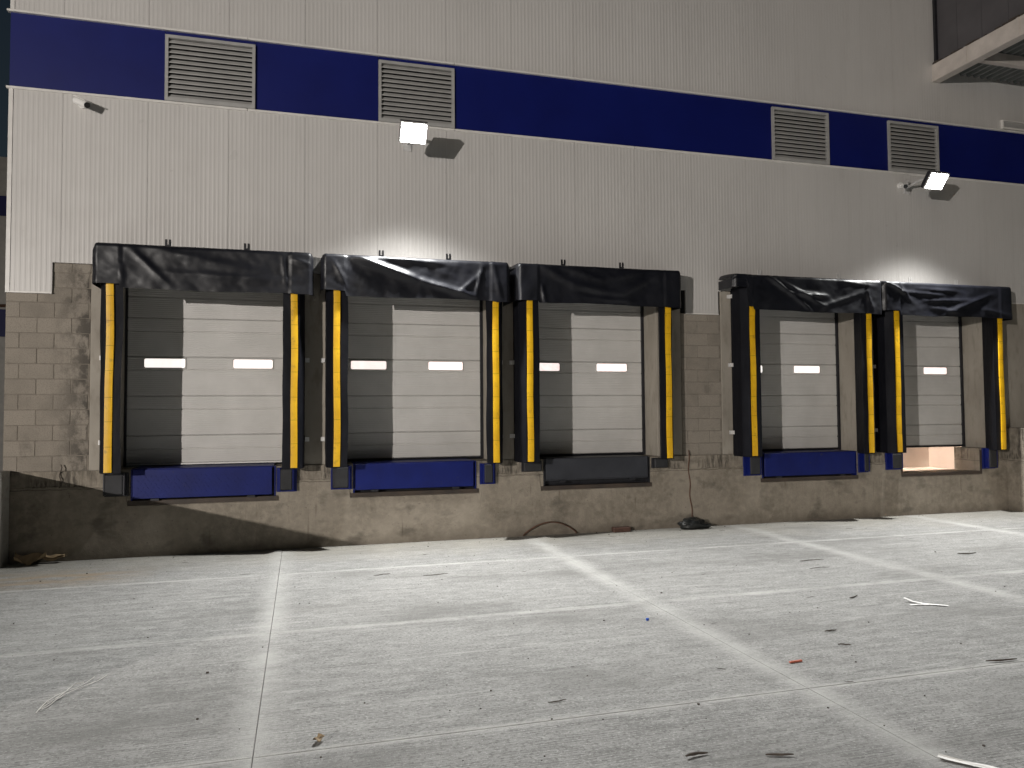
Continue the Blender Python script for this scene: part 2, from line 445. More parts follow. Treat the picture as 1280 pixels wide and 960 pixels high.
# pale slot vent at the top of the band on the right
mb = MB(); mb.box(12.73, 14.2, -.05, .02, 7.16, 7.195); mb.box(12.73, 12.76, -.05, .02, 7.195, 7.31); mb.box(12.73, 14.2, -.05, .02, 7.31, 7.33)
sv = mb.build('slot_vent', 'trim', WH)
MB().box(12.76, 14.2, -.012, .0, 7.195, 7.31).build('slot_panel', 'louvre', sv)

# foundation, with the leveller pits left open
ZP, ZD = .735, 1.15
mb = MB(); mb.box(-3.75, WX1, 0, .55, -.05, ZP)
xs = [-3.75] + [e for p in PIT for e in p] + [WX1]
for a, b in zip(xs[0::2], xs[1::2]): mb.box(a, b, 0, .55, ZP, ZD)
FND = mb.build('foundation', 'found', WH)
# rough render coat with a broken top edge
mb = MB(); n = int((WX1 + 3.56) / .03); top = []
for k in range(n + 1):
    x = -3.56 + k * .03
    z = .945 + .035 * noise.noise(Vector((x * 1.7, 3, 0))) + .022 * noise.noise(Vector((x * 7, 5, 0))) + .012 * noise.noise(Vector((x * 23, 8, 0)))
    for a, b in PIT:
        if a - .06 < x < b + .06: z = .672 + .006 * noise.noise(Vector((x * 9, 1, 0)))
    y = -.013 + .005 * noise.noise(Vector((x * 1.3, 9, 0)))
    top.append((x, y, z))
NZ = 10
for k in range(n):
    p, q = top[k], top[k + 1]
    def pt(t, j): return (t[0], t[1] + .004 * noise.noise(Vector((t[0] * 3, 2, t[2] * j / NZ * 5))), t[2] * j / NZ)
    for j in range(NZ): mb.quad(pt(p, j), pt(q, j), pt(q, j + 1), pt(p, j + 1))
    a0, b0 = pt(p, NZ), pt(q, NZ)
    mb.quad(a0, b0, (b0[0], -.0005, b0[2] + .004), (a0[0], -.0005, a0[2] + .004))
mb.build('render_coat', 'found', WH, smooth=False)
# block walls on the foundation
def half_block(w, h=.19, d=.09):
    mb = MB().box(0, w, 0, d, 0, h); return mb.mesh('concrete_block', 'block', bevel=.004)
BL = {}
def lay_blocks(x0, x1, z0, z1, xtop=None, offset=0.0):
    bw = MB().box(x0, x1, .034, .3, z0, z1)
    if xtop: bw.box(xtop[0], x1, .034, .3, z1, xtop[1])
    w = bw.build('block_wall', 'mortar', WH)
    z = z0 + .006; row = 0
    while z < (xtop[1] if xtop else z1) - .05:
        xa = x0 if z + .1 < z1 else xtop[0]
        x = x0 - (offset + (.2 if row % 2 else 0.0))
        while x < x1 - .02:
            a = max(x + .0045, xa + .003); b = min(x + .3955, x1 - .003)
            if b - a > .04:
                key = round(b - a, 3)
                hh = min(.191, (xtop[1] if xtop else z1) - z - .002)
                key = (key, round(hh, 3))
                if key not in BL: BL[key] = half_block(b - a, hh)
                o = link_mesh('concrete_block', BL[key], w, (a, .030 + random.uniform(-.003, .002), z))
            x += .4
        z += .1995; row += 1
    return w
lay_blocks(-3.66, -2.68, ZD, 3.475, (-3.13, 3.868), .24)
lay_blocks(5.95, 6.68, ZD, 3.475, None, .1)
# smooth concrete jamb posts between the doors
def post(x0, x1, z1=3.868, y0=.028):
    MB().box(x0, x1, y0, .56, ZD, z1).build('jamb_post', 'jamb', WH, bevel=.008)
post(-2.677, -2.36, 3.868, .020)
for a, b in zip(OPR[:4], [o[0] for o in OPN[1:]]):
    if b - a < 1: post(a, b)
post(OPR[2], 5.947); post(6.683, OPN[3][0]); post(OPR[4], WX1)
MB().box(-2.67, 12.5, .12, .56, 3.87, 4.4).build('lintel_light_stop', 'dark', WH)  # hidden dark box added to stop light leaking above the doors
MB().box(5.94, 6.69, .31, .34, 1.15, 3.9).build('wall_backing', 'dark', WH)  # black sheet stands in for the shaded void beside the panel

# sectional doors, parts of the warehouse
WINX = [(-.885, -.36), (.285, .82)]
SEC = [1.195, 1.585, 2.14, 2.69, 3.235, 3.86]
for bi, (a, b) in enumerate(OPN):
    D = MB().box(a + .01, b - .03, .551, .556, 1.16, 3.87).build('dock_door', 'blackst', WH)     # inner skin carrying the sections
    MB().box(a, a + .03, .47, .5, 1.16, 3.87).build('door_track', 'blackst', D); MB().box(b - .045, b - .002, .47, .53, 1.16, 3.87).build('door_track', 'blackst', D)
    for si, (z0, z1) in enumerate(zip(SEC[:-1], SEC[1:])):
        zg = z1 - .185 if si < 4 else z0 + .30
        x0, x1 = a + .031, b - .046
        mb = MB()
        prof = [(.515, z0 + .004), (.503, z0 + .010), (.503, zg - .012), (.516, zg - .007), (.516, zg + .006), (.503, zg + .010), (.503, z1 - .012), (.515, z1 - .004)]
        wins = []
        if si == 2: wins = [(BAY[bi] + w0, BAY[bi] + w1) for w0, w1 in WINX]
        for p, q in zip(prof[:-1], prof[1:]):
            mb.quad((x0, p[0], p[1]), (x1, p[0], p[1]), (x1, q[0], q[1]), (x0, q[0], q[1]))
        mb.box(x0, x1, .519, .55, z0 + .001, z1 - .001)
        mb.build('door_section', 'door', D)
        for w0, w1 in wins:
            wz0, wz1 = 2.538, 2.662
            mbf = MB()   # raised frame, rounded by its corner blocks
            t = .014
            mbf.box(w0 - t, w1 + t, .492, .504, wz0 - t, wz0); mbf.box(w0 - t, w1 + t, .492, .504, wz1, wz1 + t)
            mbf.box(w0 - t, w0, .492, .504, wz0, wz1); mbf.box(w1, w1 + t, .492, .504, wz0, wz1)
            mbf.build('window_frame', 'door', D, bevel=.003)
            pn = MB(); r = .022; pts = []
            for cx, cz, s in ((w1 - r, wz1 - r, 0), (w0 + r, wz1 - r, 1), (w0 + r, wz0 + r, 2), (w1 - r, wz0 + r, 3)):
                for k in range(4):
                    t2 = math.pi / 2 * (s + k / 3); pts.append((cx + r * math.cos(t2), .4975, cz + r * math.sin(t2)))
            pn.quad(*pts); pn.build('window_pane', 'pane', D)
    MB().box(a + .032, b - .047, .488, .53, 1.176, 1.194).build('bottom_seal', 'blackst' if bi else 'white', D)  # white on the first door stands in for light leaking under it

# the open pit under the last door, lit from the hall
a, b = PIT[4]
mb = MB()
mb.box(a - .02, b + .02, .0, 1.15, ZP - .03, ZP - .001)
mb.box(a - .06, a - .001, .551, 1.15, ZP, 1.19); mb.box(b + .001, b + .06, .551, 1.15, ZP, 1.19); mb.box(a - .06, b + .06, 1.151, 1.25, ZP, 1.19)
mb.build('leveller_pit', 'inner', WH)
mb = MB()
mb.box(OPN[4][0] - .6, OPR[4] + .6, 3.0, 3.1, 1.1, 4.5); mb.box(OPN[4][0] - .7, OPN[4][0] - .6, .56, 3.1, 1.1, 4.5); mb.box(OPR[4] + .6, OPR[4] + .7, .56, 3.1, 1.1, 4.5)
mb.box(OPN[4][0] - .7, OPR[4] + .7, .56, 3.1, 4.5, 4.6); mb.box(OPN[4][0] - .7, OPR[4] + .7, 1.26, 3.1, 1.1, 1.19)
mb.build('hall_shell', 'inner', WH)
tl = MB().tube([(10.0, .86, 3.5), (11.6, .86, 3.5)], .03, 8).build('tube_lamp', 'tube', None)
tag(tl, 'lit tube lamp inside the hall above the open leveller pit', 'lamp')

# ------------------------------------------------------------------ retaining walls at the dock ends
mb = MB().box(-3.98, -3.565, -7.2, -.002, -.05, 1.18)
o = mb.build('retaining_wall', 'pier', None, bevel=.012)
tag(o, 'pale concrete retaining wall running out beside the cardboard scraps and block wall', 'wall')
mb = MB().box(12.60, 13.0, -2.6, -.002, -.05, 1.52)
o = mb.build('retaining_wall', 'found', None, bevel=.012)
tag(o, 'stained brown concrete wall end beside the open leveller pit', 'wall')

# ------------------------------------------------------------------ dock shelters
HOODX = [(-2.567, .152), (.25, 2.945), (3.04, 5.734), (6.64, 9.53), (9.536, 12.368)]
SH_LABEL = [
    'black dock shelter with smooth dull hood beside the stained block wall corner',
    'black dock shelter with one long glossy diagonal fold across its hood',
    'black dock shelter with sagging hood folds above the charcoal leveller',
    'black dock shelter with clipped left hood corner beside the block infill pillar',
    'black dock shelter with crumpled hood above the open lit pit']
# folds: u0, v0, u1, v1, amplitude, width
FOLDS = [
    [(.16, .1, .34, .95, .022, .035), (.2, .05, .75, .55, .015, .05), (.13, .45, .13, 1, .03, .012), (.3, .62, .95, .72, .014, .04), (.85, .1, .87, .9, .016, .02), (.9, .2, .98, .3, .02, .03)],
    [(.17, .06, .52, .60, .070, .045), (.52, .60, .80, .93, .055, .04), (.25, .02, .7, .16, .02, .03), (.84, .15, .80, .95, .03, .02), (.7, .9, .84, .3, .02, .025), (.06, .2, .12, .8, .02, .03), (.9, .1, .94, .9, .02, .03)],
    [(.13, .05, .34, .55, .04, .05), (.34, .55, .60, .72, .045, .05), (.60, .72, .86, .12, .035, .05), (.28, .10, .5, .36, .025, .04), (.5, .36, .74, .10, .025, .04), (.14, .55, .16, 1, .03, .02), (.4, .85, .7, .9, .02, .03)],
    [(.22, .05, .36, .48, .05, .03), (.36, .48, .62, .55, .045, .035), (.36, .48, .5, .95, .035, .03), (.30, .15, .60, .85, .03, .03), (.55, .9, .9, .35, .025, .04), (.7, .1, .95, .2, .02, .03), (.88, .3, .93, .95, .02, .02)],
    [(.02, .06, .14, .35, .05, .03), (.05, .3, .5, .38, .02, .03), (.25, .2, .6, .25, .02, .03), (.3, .55, .7, .5, .02, .03), (.45, .95, .85, .25, .035, .04), (.35, .75, .6, .9, .02, .03), (.75, .75, .95, .9, .02, .03), (.12, .1, .2, .6, .025, .03)]]
def hood(bi):
    x0, x1 = HOODX[bi]; zt, zbm = 4.105, 3.495
    fo = FOLDS[bi]; asp = (x1 - x0) / (zt - zbm)
    def front(u, v):
        y = -.44
        for (a, b, c, d, A, w) in fo:
            ax, ay, bx_, by_ = a * asp, b, c * asp, d
            t = ((u * asp - ax) * (bx_ - ax) + (v - ay) * (by_ - ay)) / max(1e-6, (bx_ - ax) ** 2 + (by_ - ay) ** 2)
            t = max(0, min(1, t)); dx = u * asp - ax - t * (bx_ - ax); dy = v - ay - t * (by_ - ay)
            dd = math.hypot(dx, dy); side = dx * (by_ - ay) - dy * (bx_ - ax)
            k = math.exp(-(dd / (w * 2.0)) ** 2); y -= A * k * math.sin(math.pi * min(1, max(0, .12 + t * .8))) * (1.0 if side > 0 else .82)
        p = Vector((u * asp * 2.2 + bi * 17, v * 2.4, bi * 3.1))
        y += .016 * (noise.noise(p)) + .004 * noise.noise(p * 2.9) + .0015 * noise.noise(p * 8)
        if u < .125 or u > .885: y -= .014
        return y
    def fn(u, v):
        # v: 0..0.18 top skin from wall to front, 0.18..1 front drop, wraps at ends
        uu = u
        x = x0 + (x1 - x0) * uu
        end = min(uu, 1 - uu) * (x1 - x0)
        rnd = .07
        drop = rnd - math.sqrt(max(0, rnd * rnd - (rnd - end) ** 2)) if end < rnd else 0.0
        if v < .14:
            t = v / .14; yf = front(uu, 0); zz = zt - drop - .03 * t * t
            return (x, .01 + (yf + .03 - .01) * t, zz)
        t = (v - .14) / .86
        yf = front(uu, t)
        curl = .03 * (1 - min(1, t / .06)) if t < .06 else 0
        sag = .007 * math.sin(uu * 9 + bi * 2) + .006 * noise.noise(Vector((uu * 12, bi, 0)))
        zbot = zbm + sag
        if bi == 3 and uu < .085: zbot = 3.86
        elif uu < .125: zbot += .05 + .02 * math.sin(bi * 2.1)
        elif uu > .90: zbot -= .01
        ztf = zt - .03 - drop
        yb = yf + curl
        if end < .05: yb += (.05 - end) * 1.2
        return (x, yb, ztf + (zbot - ztf) * t)
    mb = MB(); nu, nv = 110, 34
    mb.grid(fn, nu, nv)
    # side skins back to the wall
    for u in (0.0, 1.0):
        col = [fn(u, .14 + .86 * j / 12) for j in range(13)]
        for p, q in zip(col[:-1], col[1:]):
            mb.quad(p, q, (q[0], .02, q[2]), (p[0], .02, p[2]))
    return mb
for bi, c in enumerate(BAY):
    S = thing('dock_shelter', SH_LABEL[bi], 'dock shelter', (c, 0, 1.13), 'dock shelters round the loading doors')
    for s in (-1, 1):
        def sec(t):   # cross-section: tapered foam pad leaning into the opening
            return [(c + s * 1.165, .012), (c + s * .985, -.375), (c + s * 1.195, -.380), (c + s * 1.262, -.25), (c + s * 1.272, .012)]
        mb = MB(); nz = 22; cs = sec(0); n0 = 0
        dens = []
        for (p, q) in zip(cs, cs[1:] + cs[:1]):
            for k in range(4): dens.append((p[0] + (q[0] - p[0]) * k / 4, p[1] + (q[1] - p[1]) * k / 4))
        m = len(dens)
        for j in range(nz + 1):
            z = 1.13 + (3.90 - 1.13) * j / nz
            for i, (x, y) in enumerate(dens):
                w = noise.noise(Vector((x * 2.5, y * 3 + 9 * s, z * 1.7 + bi * 5))) * .018
                k = 1.0 if y < -.05 else .15
                mb.v.append((x + w * k, y + w * .7 * k, z))
        for j in range(nz):
            for i in range(m):
                mb.f.append((j * m + i, j * m + (i + 1) % m, (j + 1) * m + (i + 1) % m, (j + 1) * m + i))
        mb.f.append(tuple(range(m))); mb.f.append(tuple(nz * m + i for i in range(m)))
        P = mb.build('side_pad', 'pad', S)
        # yellow guide strip in stitched lengths
        mb = MB(); L = [1.13 + .015, 1.47, 1.79, 2.10, 2.44, 2.76, 3.08, 3.40, 3.66]
        for z0, z1 in zip(L[:-1], L[1:]):
            def sf(u, v, z0=z0, z1=z1):
                z = z0 + .0015 + (z1 - z0 - .003) * v
                w = noise.noise(Vector((3.1 * s + bi * 7, 0, z * .9))) * .020 + .003 * math.sin(z * 5 + bi + s)
                bulge = .002 * math.sin(math.pi * v) + .004 * math.sin(math.pi * u)
                off = noise.noise(Vector((c + s * 1.13 * 2.5, 9 * s, z * 1.7 + bi * 5))) * .018
                return (c + s * 1.130 + w * .6 + (u - .5) * .088, -.398 - bulge + off * .3, z)
            mb.grid(sf, 4, 6)
            e0, e1 = sf(0, 0), sf(1, 0)
            for u in (0, 1):
                cl = [sf(u, k / 6) for k in range(7)]
                for p, q in zip(cl[:-1], cl[1:]): mb.quad(p, q, (q[0], -.36, q[2]), (p[0], -.36, p[2]))
        mb.build('guide_strip', 'yellow', P)
        # galvanised clips that hold the pad to the wall
        for zc in (1.515, 2.63) + ((3.77,) if (bi == 3 and s < 0) else ()):
            kx = c + s * 1.29
            kb = MB(); kb.box(min(kx, kx + s * .045), max(kx, kx + s * .045), .002, .022, zc - .03, zc + .03)
            kb.box(min(kx - s * .002, kx - s * .012), max(kx - s * .002, kx - s * .012), -.05, .022, zc - .03, zc + .03)
            kb.build('wall_clip', 'galv', S)
    H = hood(bi).build('head_curtain', 'vinyl', S, smooth=True)
    BR = [(-1.75, -.743), (1.11, 2.10), (3.914, 4.897), (7.417, 8.994), (10.524, 11.562)][bi]
    for x in BR:
        kb = MB(); kb.box(x - .035, x - .012, -.012, -.004, 4.09, 4.245); kb.box(x + .012, x + .035, -.012, -.004, 4.09, 4.245)
        kb.box(x - .012, x + .012, -.012, -.004, 4.15, 4.175); kb.box(x - .035, x + .035, -.05, -.012, 4.09, 4.105)
        kb.build('top_bracket', 'blackst' if bi < 3 else 'galv', S)

# ------------------------------------------------------------------ dock levellers
LV_LABEL = ['blue steel dock leveller with raised tread below the smooth hooded shelter', 'blue steel dock leveller with plain lip below the glossy diagonal hood fold',
            'charcoal grey steel dock leveller with no blue paint', 'dark blue steel dock leveller beside the block infill pillar']
LZ = [(.768, 1.150), (.785, 1.150), (.825, 1.155), (.775, 1.155)]
for bi in range(4):
    a, b = PIT[bi]; z0, z1 = LZ[bi]
    T = thing('dock_leveller', LV_LABEL[bi], 'dock leveller', ((a + b) / 2, .1, ZP), 'dock levellers below the doors')
    mat = 'greylip' if bi == 2 else 'bluelip'
    lip = MB().box(a + .03, b - .05, -.045, -.018, z0, z1).build('lip_plate', mat, T, bevel=.004)
    if bi == 0:   # raised tread lozenges
        mb = MB()
        for r in range(6):
            for k in range(27):
                x = a + .09 + k * .062 + (.031 if r % 2 else 0); z = z0 + .035 + r * .05
                if x > b - .09: continue
                d = 1 if (k + r) % 2 else -1
                mb.obox((x, -.0465, z), Vector((.013, 0, .013 * d)), Vector((0, .003, 0)), Vector((-.0045 * d, 0, .0045)))
        tag(mb.build('tread', mat, lip), kind='stuff')
    if bi == 2:
        mb = MB().box(a + .03, b - .05, -.047, -.0455, z0 + .012, z0 + .020); mb.build('lip_seam', 'blackst', lip)
    MB().box(a + .02, b - .03, -.015, .55, z1 - .012, 1.162).build('deck_plate', mat, T, bevel=.003)
    MB().box(a + .02, b - .02, .10, .14, ZP + .001, z1 - .02).build('front_frame', 'blackst', T)
    for x in (a + .002, b - .02): MB().box(x, x + .018, -.012, .10, ZP + .009, 1.155).build('side_angle', mat if bi != 2 else 'blackst', T)
    mb = MB().box(a - .035, b + .035, -.010, .10, ZP - .055, ZP + .008); mb.build('sill_angle', 'frame', T, bevel=.004)
    for x in (a + .30, b - .32): MB().box(x - .05, x + .05, -.055, -.016, z0 - .03, z0 - .004).build('lip_keeper', 'blackst', T)
a, b = PIT[4]
mb = MB().box(a - .045, b + .045, -.012, .06, ZP - .05, ZP + .004).box(a - .045, a - .002, -.010, .05, ZP + .005, 1.12).box(b + .002, b + .045, -.010, .05, ZP + .005, 1.12)
o = mb.build('pit_frame', 'frame', None); tag(o, 'rusty steel angle frame round the open lit pit', 'steel frame')

# ------------------------------------------------------------------ rubber bumpers
BM = [(-2.48, -2.19, .82, 1.115), (-.33, -.06, .81, 1.13), (.40, .69, .815, 1.13), (2.56, 2.80, .82, 1.115), (3.21, 3.53, .97, 1.13), (5.37, 5.64, .97, 1.13),
      (7.03, 7.34, .81, 1.15), (9.30, 9.50, .80, 1.145), (9.87, 10.19, .83, 1.11), (12.02, 12.31, .79, 1.155)]
BL_LABEL = ['black rubber bumper at the tread-plated blue leveller, on the block wall side', 'black rubber bumper at the tread-plated blue leveller, toward the plain blue leveller',
            'black rubber bumper at the plain blue leveller, toward the tread-plated one', 'black rubber bumper at the plain blue leveller, toward the charcoal one',
            'thin black bumper pad at the charcoal leveller, toward the plain blue one', 'thin black bumper pad at the charcoal leveller, toward the block infill pillar',
            'rubber bumper on blue bracket below the clipped hood, on the pillar side', 'rubber bumper on blue bracket below the clipped hood, toward the open pit',
            'rubber bumper on blue bracket at the open pit, toward the dark blue leveller', 'rubber bumper on blue bracket at the open pit, beside the stained wall end']
for k, (x0, x1, z0, z1) in enumerate(BM):
    T = thing('dock_bumper', BL_LABEL[k], 'bumper', ((x0 + x1) / 2, 0, z0), 'dock bumpers beside the levellers')
    thin = k in (4, 5)
    br = 'blackst' if thin or k == 0 else 'bluelip'
    MB().box(x0, x1, -.028, -.001, z0 - (0 if thin else .015), z1).build('bracket', br, T, bevel=.003)
    w = (x1 - x0)
    if thin: MB().box(x0 + .02, x1 - .02, -.10, -.029, z0 + .01, z1 - .01).build('rubber_block', 'rubber', T, bevel=.012)
    else:
        left = k % 2 == 0
        ra, rb = (x0 + (.07 if k in (6, 8) else .02), x1 - .05) if left else (x0 + .05, x1 - .06)
        MB().box(ra, rb, -.125, -.029, z0 + .015, z1 - .012).build('rubber_block', 'rubber', T, bevel=.014)
        for x in (ra - .016, rb + .002): MB().box(x, x + .014, -.115, -.029, z0 + .005, z1 - .004).build('side_plate', br, T)

# ------------------------------------------------------------------ floodlights
def flood(x, z, label):
    T = thing('floodlight', label, 'floodlight', (x, 0, z), 'wall floodlights')
    mb = MB().box(x - .06, x + .06, -.02, -.004, z - .06, z + .14)
    mb.tube([(x, -.015, z + .05), (x, -.30, z + .10), (x, -.56, z + .06)], .022, 8); mb.build('arm', 'galv', T)
    d = Vector((0, -math.cos(math.radians(38)), -math.sin(math.radians(38)))); ax = Vector((1, 0, 0)); ay = ax.cross(d)
    c = Vector((x, -.63, z))
    hb = MB().obox(c, ax * .19, ay * .15, d * .035)
    for k in range(9):
        hb.obox(c - d * .055 + ax * (-.16 + .04 * k), ax * .005, ay * .12, d * .02)
    H = hb.build('housing', 'blackst', T, bevel=.004)
    rim = MB()
    for sgn in (-1, 1):
        rim.obox(c + d * .045 + ax * sgn * .182, ax * .008, ay * .15, d * .012); rim.obox(c + d * .045 + ay * sgn * .142, ax * .172, ay * .008, d * .012)
    rim.build('rim', 'galv', H)
    e = c + d * .04
    MB().quad(*[e + ax * sx * .172 + ay * sy * .132 for sx, sy in ((-1, -1), (1, -1), (1, 1), (-1, 1))]).build('lens', 'flood', T)
    ld = bpy.data.lights.new('flood_beam', 'SPOT'); ld.energy = FLOOD_W; ld.spot_size = math.radians(143); ld.spot_blend = 1.0
    ld.shadow_soft_size = .10; ld.color = (1.0, 1.0, .975)
    lo = bpy.data.objects.new('flood_beam', ld); COL.objects.link(lo); lo.parent = T
    w = e + d * .12; lo.location = (w.x - x, w.y, w.z - z)
    aim = Vector((0, -math.cos(math.radians(53)), -math.sin(math.radians(53))))
    lo.rotation_euler = aim.to_track_quat('-Z', 'Y').to_euler()
flood(1.49, 5.80, 'lit white floodlight below the louvre vent, over the glossy hooded shelter')
flood(10.50, 5.82, 'lit white floodlight beside a bullet camera, over the crumpled hood shelter')

# yard mast light outside the frame; its place is read from the door and wall shadows
YL = thing('yard_mast_light', 'square floodlight on a grey mast across the yard', 'mast light', (-15.7, -20.3, 0))
mb = MB().tube([(-15.7, -20.55, 0), (-15.7, -20.55, 4.6)], [.09, .06], 12).box(-15.95, -15.45, -20.8, -20.3, 0, .03); mb.build('mast', 'post', YL)
d = (Vector((2.5, 0, 1.8)) - Vector((-15.7, -20.3, 4.4))).normalized(); ax = d.cross(Vector((0, 0, 1))).normalized(); ay = ax.cross(d)
MB().obox(Vector((-15.7, -20.3, 4.4)) - d * .12, ax * .22, ay * .18, d * .05).build('housing', 'blackst', YL)
e = Vector((-15.7, -20.3, 4.4)) - d * .06
MB().quad(*[e + ax * sx * .2 + ay * sy * .16 for sx, sy in ((-1, -1), (1, -1), (1, 1), (-1, 1))]).build('lens', 'mastlens', YL)
ld = bpy.data.lights.new('mast_beam', 'SPOT'); ld.energy = YARD_W; ld.spot_size = math.radians(76); ld.spot_blend = 1.0; ld.shadow_soft_size = .09; ld.color = (1.0, .945, .89)
lo = bpy.data.objects.new('mast_beam', ld); COL.objects.link(lo); lo.parent = YL; lo.location = (0, 0, 4.4)
lo.rotation_euler = d.to_track_quat('-Z', 'Y').to_euler()

# ------------------------------------------------------------------ bullet cameras
def cctv(x, z, d, label):
    d = Vector(d).normalized()
    T = thing('security_camera', label, 'camera', (x, 0, z), 'bullet cameras under the blue band')
    MB().tube([(x, -.002, z), (x, -.03, z)], .055, 14).build('mount', 'white', T)
    c = Vector((x, -.14, z - .02))
    MB().tube([(x, -.03, z), (x, -.09, z), c], .018, 8).build('arm', 'white', T)
    p0, p1 = c - d * .10, c + d * .13
    B = MB().tube([p0, p0 + d * .012, p1], [.030, .042, .042], 16).build('body', 'white', T, smooth=False)
    MB().tube([p1 + d * .001, p1 + d * .014], .037, 16).build('lens', 'lens', B)
    u = Vector((0, 0, 1)); a = d.cross(u).normalized(); n = a.cross(d)
    MB().obox(c + d * .035 + n * .047, a * .044, d * .135, n * .003).build('sun_shield', 'white', B)
cctv(-2.80, 5.985, (.72, -.50, -.42), 'white bullet camera on the left wall above the stained block corner')
cctv(10.36, 5.90, (-.62, -.62, -.45), 'white bullet camera right beside a lit floodlight')

# ------------------------------------------------------------------ overhanging bay on the upper right
OX, OY, OZ = 11.15, -4.5, 7.885
T = thing('overhanging_bay', 'dark clad overhanging bay with cream edge beam and corrugated underside', 'building extension', (OX, 0, OZ))
mb = MB().box(OX, OX + .10, OY, -.002, OZ + .035, OZ + .32).box(OX - .015, OX + .16, OY, -.002, OZ, OZ + .034); B = mb.build('edge_beam', 'beam', T, bevel=.004)
for k in range(4): MB().box(OX - .012, OX - .001, -.75 - k * 1.0, -.70 - k * 1.0, OZ + .036, OZ + .318).build('splice_plate', 'beam', B)
for k in range(9):
    y1 = -.002 - k * .5; y0 = y1 - .494
    mb = MB().box(OX + .075, OX + .095, y0, y1, OZ + .321, ZTOP - .2)
    mb.build('side_panel', 'canopyside', T)
MB().box(OX + .02, OX + .10, -.085, -.037, OZ + .321, ZTOP - .2).build('corner_trim', 'blackst', T)
mb = MB(); n = 70
for k in range(n):     # corrugated soffit deck, ribs running out from the wall
    x = OX + .17 + k * .16
    mb.quad((x, OY, OZ + .20), (x + .05, OY, OZ + .20), (x + .05, -.002, OZ + .20), (x, -.002, OZ + .20))
    mb.quad((x + .05, OY, OZ + .20), (x + .08, OY, OZ + .27), (x + .08, -.002, OZ + .27), (x + .05, -.002, OZ + .20))
    mb.quad((x + .08, OY, OZ + .27), (x + .13, OY, OZ + .27), (x + .13, -.002, OZ + .27), (x + .08, -.002, OZ + .27))
    mb.quad((x + .13, OY, OZ + .27), (x + .16, OY, OZ + .20), (x + .16, -.002, OZ + .20), (x + .13, -.002, OZ + .27))
mb.build('soffit_deck', 'deck', T)
for y in (-.85, -2.0, -3.2, -4.4): MB().box(OX + .17, WX1, y - .05, y + .05, OZ + .02, OZ + .195).build('purlin', 'beam', T)
MB().box(OX + .10, WX1, OY, OY + .08, OZ, ZTOP - .2).build('front_wall', 'canopyside', T)
# grime clumps on top of the beam
mb = MB(); R = random.Random(3)
for k in range(60):
    y = -.05 - R.random() ** 1.3 * 2.6; s = R.uniform(.008, .03)
    mb.obox((OX + R.uniform(.0, .05), y, OZ + .322 + s * .5), Vector((s, 0, 0)), Vector((0, s * 1.6, 0)), Vector((0, R.uniform(-.3, .3) * s, s * .6)))
tag(mb.build('grime', 'twig', B), kind='stuff')

# ------------------------------------------------------------------ neighbouring building at the far left
T = thing('neighbouring_building', 'distant pale shed with blue stripes past the warehouse corner', 'building', (-18, 14, 0))
MB().box(-34, -7.5, 14, 22, 0, 9.5).build('wall', 'far', T)
MB().box(-34, -7.5, 13.97, 13.998, 7.75, 8.34).build('band', 'blue', T); MB().box(-34, -7.5, 13.97, 13.998, 4.2, 5.0).build('band', 'blue', T)
MB().box(-34, -7.5, 13.96, 13.998, 5.06, 5.15).build('stripe', 'rust', T)

# ------------------------------------------------------------------ litter and fittings along the wall
R = random.Random(11)
def sheet(name, cx, cy, w, l, ang, mat, label, cat, z=.004, curl=.02, group=None, thick=.003):
    T = (cx, cy, 0)
    ca, sa = math.cos(ang), math.sin(ang); sd = R.random() * 50
    def f(u, v, dz=0):
        a = (u - .5) * l; b = (v - .5) * w
        h = curl * (.5 + noise.noise(Vector((u * 2 + sd, v * 2, 0)))) + curl * (2 * u - 1) ** 2 * .6
        return (cx + a * ca - b * sa, cy + a * sa + b * ca, z + max(0, h) + dz)
    mb = MB().grid(lambda u, v: f(u, v, thick), 8, 4).grid(lambda u, v: f(u, v, 0), 8, 4)
    o = mb.build(name, mat, None, org=T, smooth=False); tag(o, label, cat, group); return o
sheet('cardboard', -3.28, -.14, .22, .34, .25, 'card', 'crumpled brown cardboard by the retaining wall foot', 'cardboard', .01, .10)
sheet('cardboard', -3.02, -.10, .10, .26, -.1, 'card', 'narrow pale wood scrap lying against the larger cardboard', 'scrap', .03, .05, None, .02)
mb = MB()
def strip_pts(P, w):      # a creased ribbon through the points P
    P = [Vector(p) for p in P]
    for a, b in zip(P[:-1], P[1:]):
        n = Vector((-(b - a).y, (b - a).x, 0)).normalized() * w
        mb.quad(a - n, b - n, b + n, a + n); mb.quad(a - n - Vector((0, 0, .002)), a + n - Vector((0, 0, .002)), b + n - Vector((0, 0, .002)), b - n - Vector((0, 0, .002)))
strip_pts([(5.66, -4.86, .035), (5.70, -4.93, .012), (5.76, -5.02, .006), (5.84, -5.10, .010), (5.92, -5.13, .004)], .020)
strip_pts([(5.60, -5.00, .004), (5.68, -5.02, .009), (5.77, -5.05, .006)], .014)
o = mb.build('paper_scrap', 'paper', None, org=(5.76, -5.0, 0)); tag(o, 'bent white paper strip on the slab, forked at one end', 'paper')
sheet('metal_strip', 3.37, -7.72, .045, .28, -.9, 'tie', 'perforated white metal strip lying on the broomed slab', 'metal strip', .004, .008)
sheet('paper_scrap', .10, -6.45, .04, .07, 1.1, 'card', 'tiny pinkish paper scrap beside the straight slab joint', 'paper', .004, .02)
o = MB().obox((3.53, -6.08, .008), Vector((.055, .004, 0)), Vector((-.001, .009, 0)), Vector((0, 0, .006))).build('orange_stick', 'orange', None, org=(3.53, -6.08, 0), bevel=.002); 
tag(o, 'short orange plastic stick on the diagonal slab joint', 'stick')
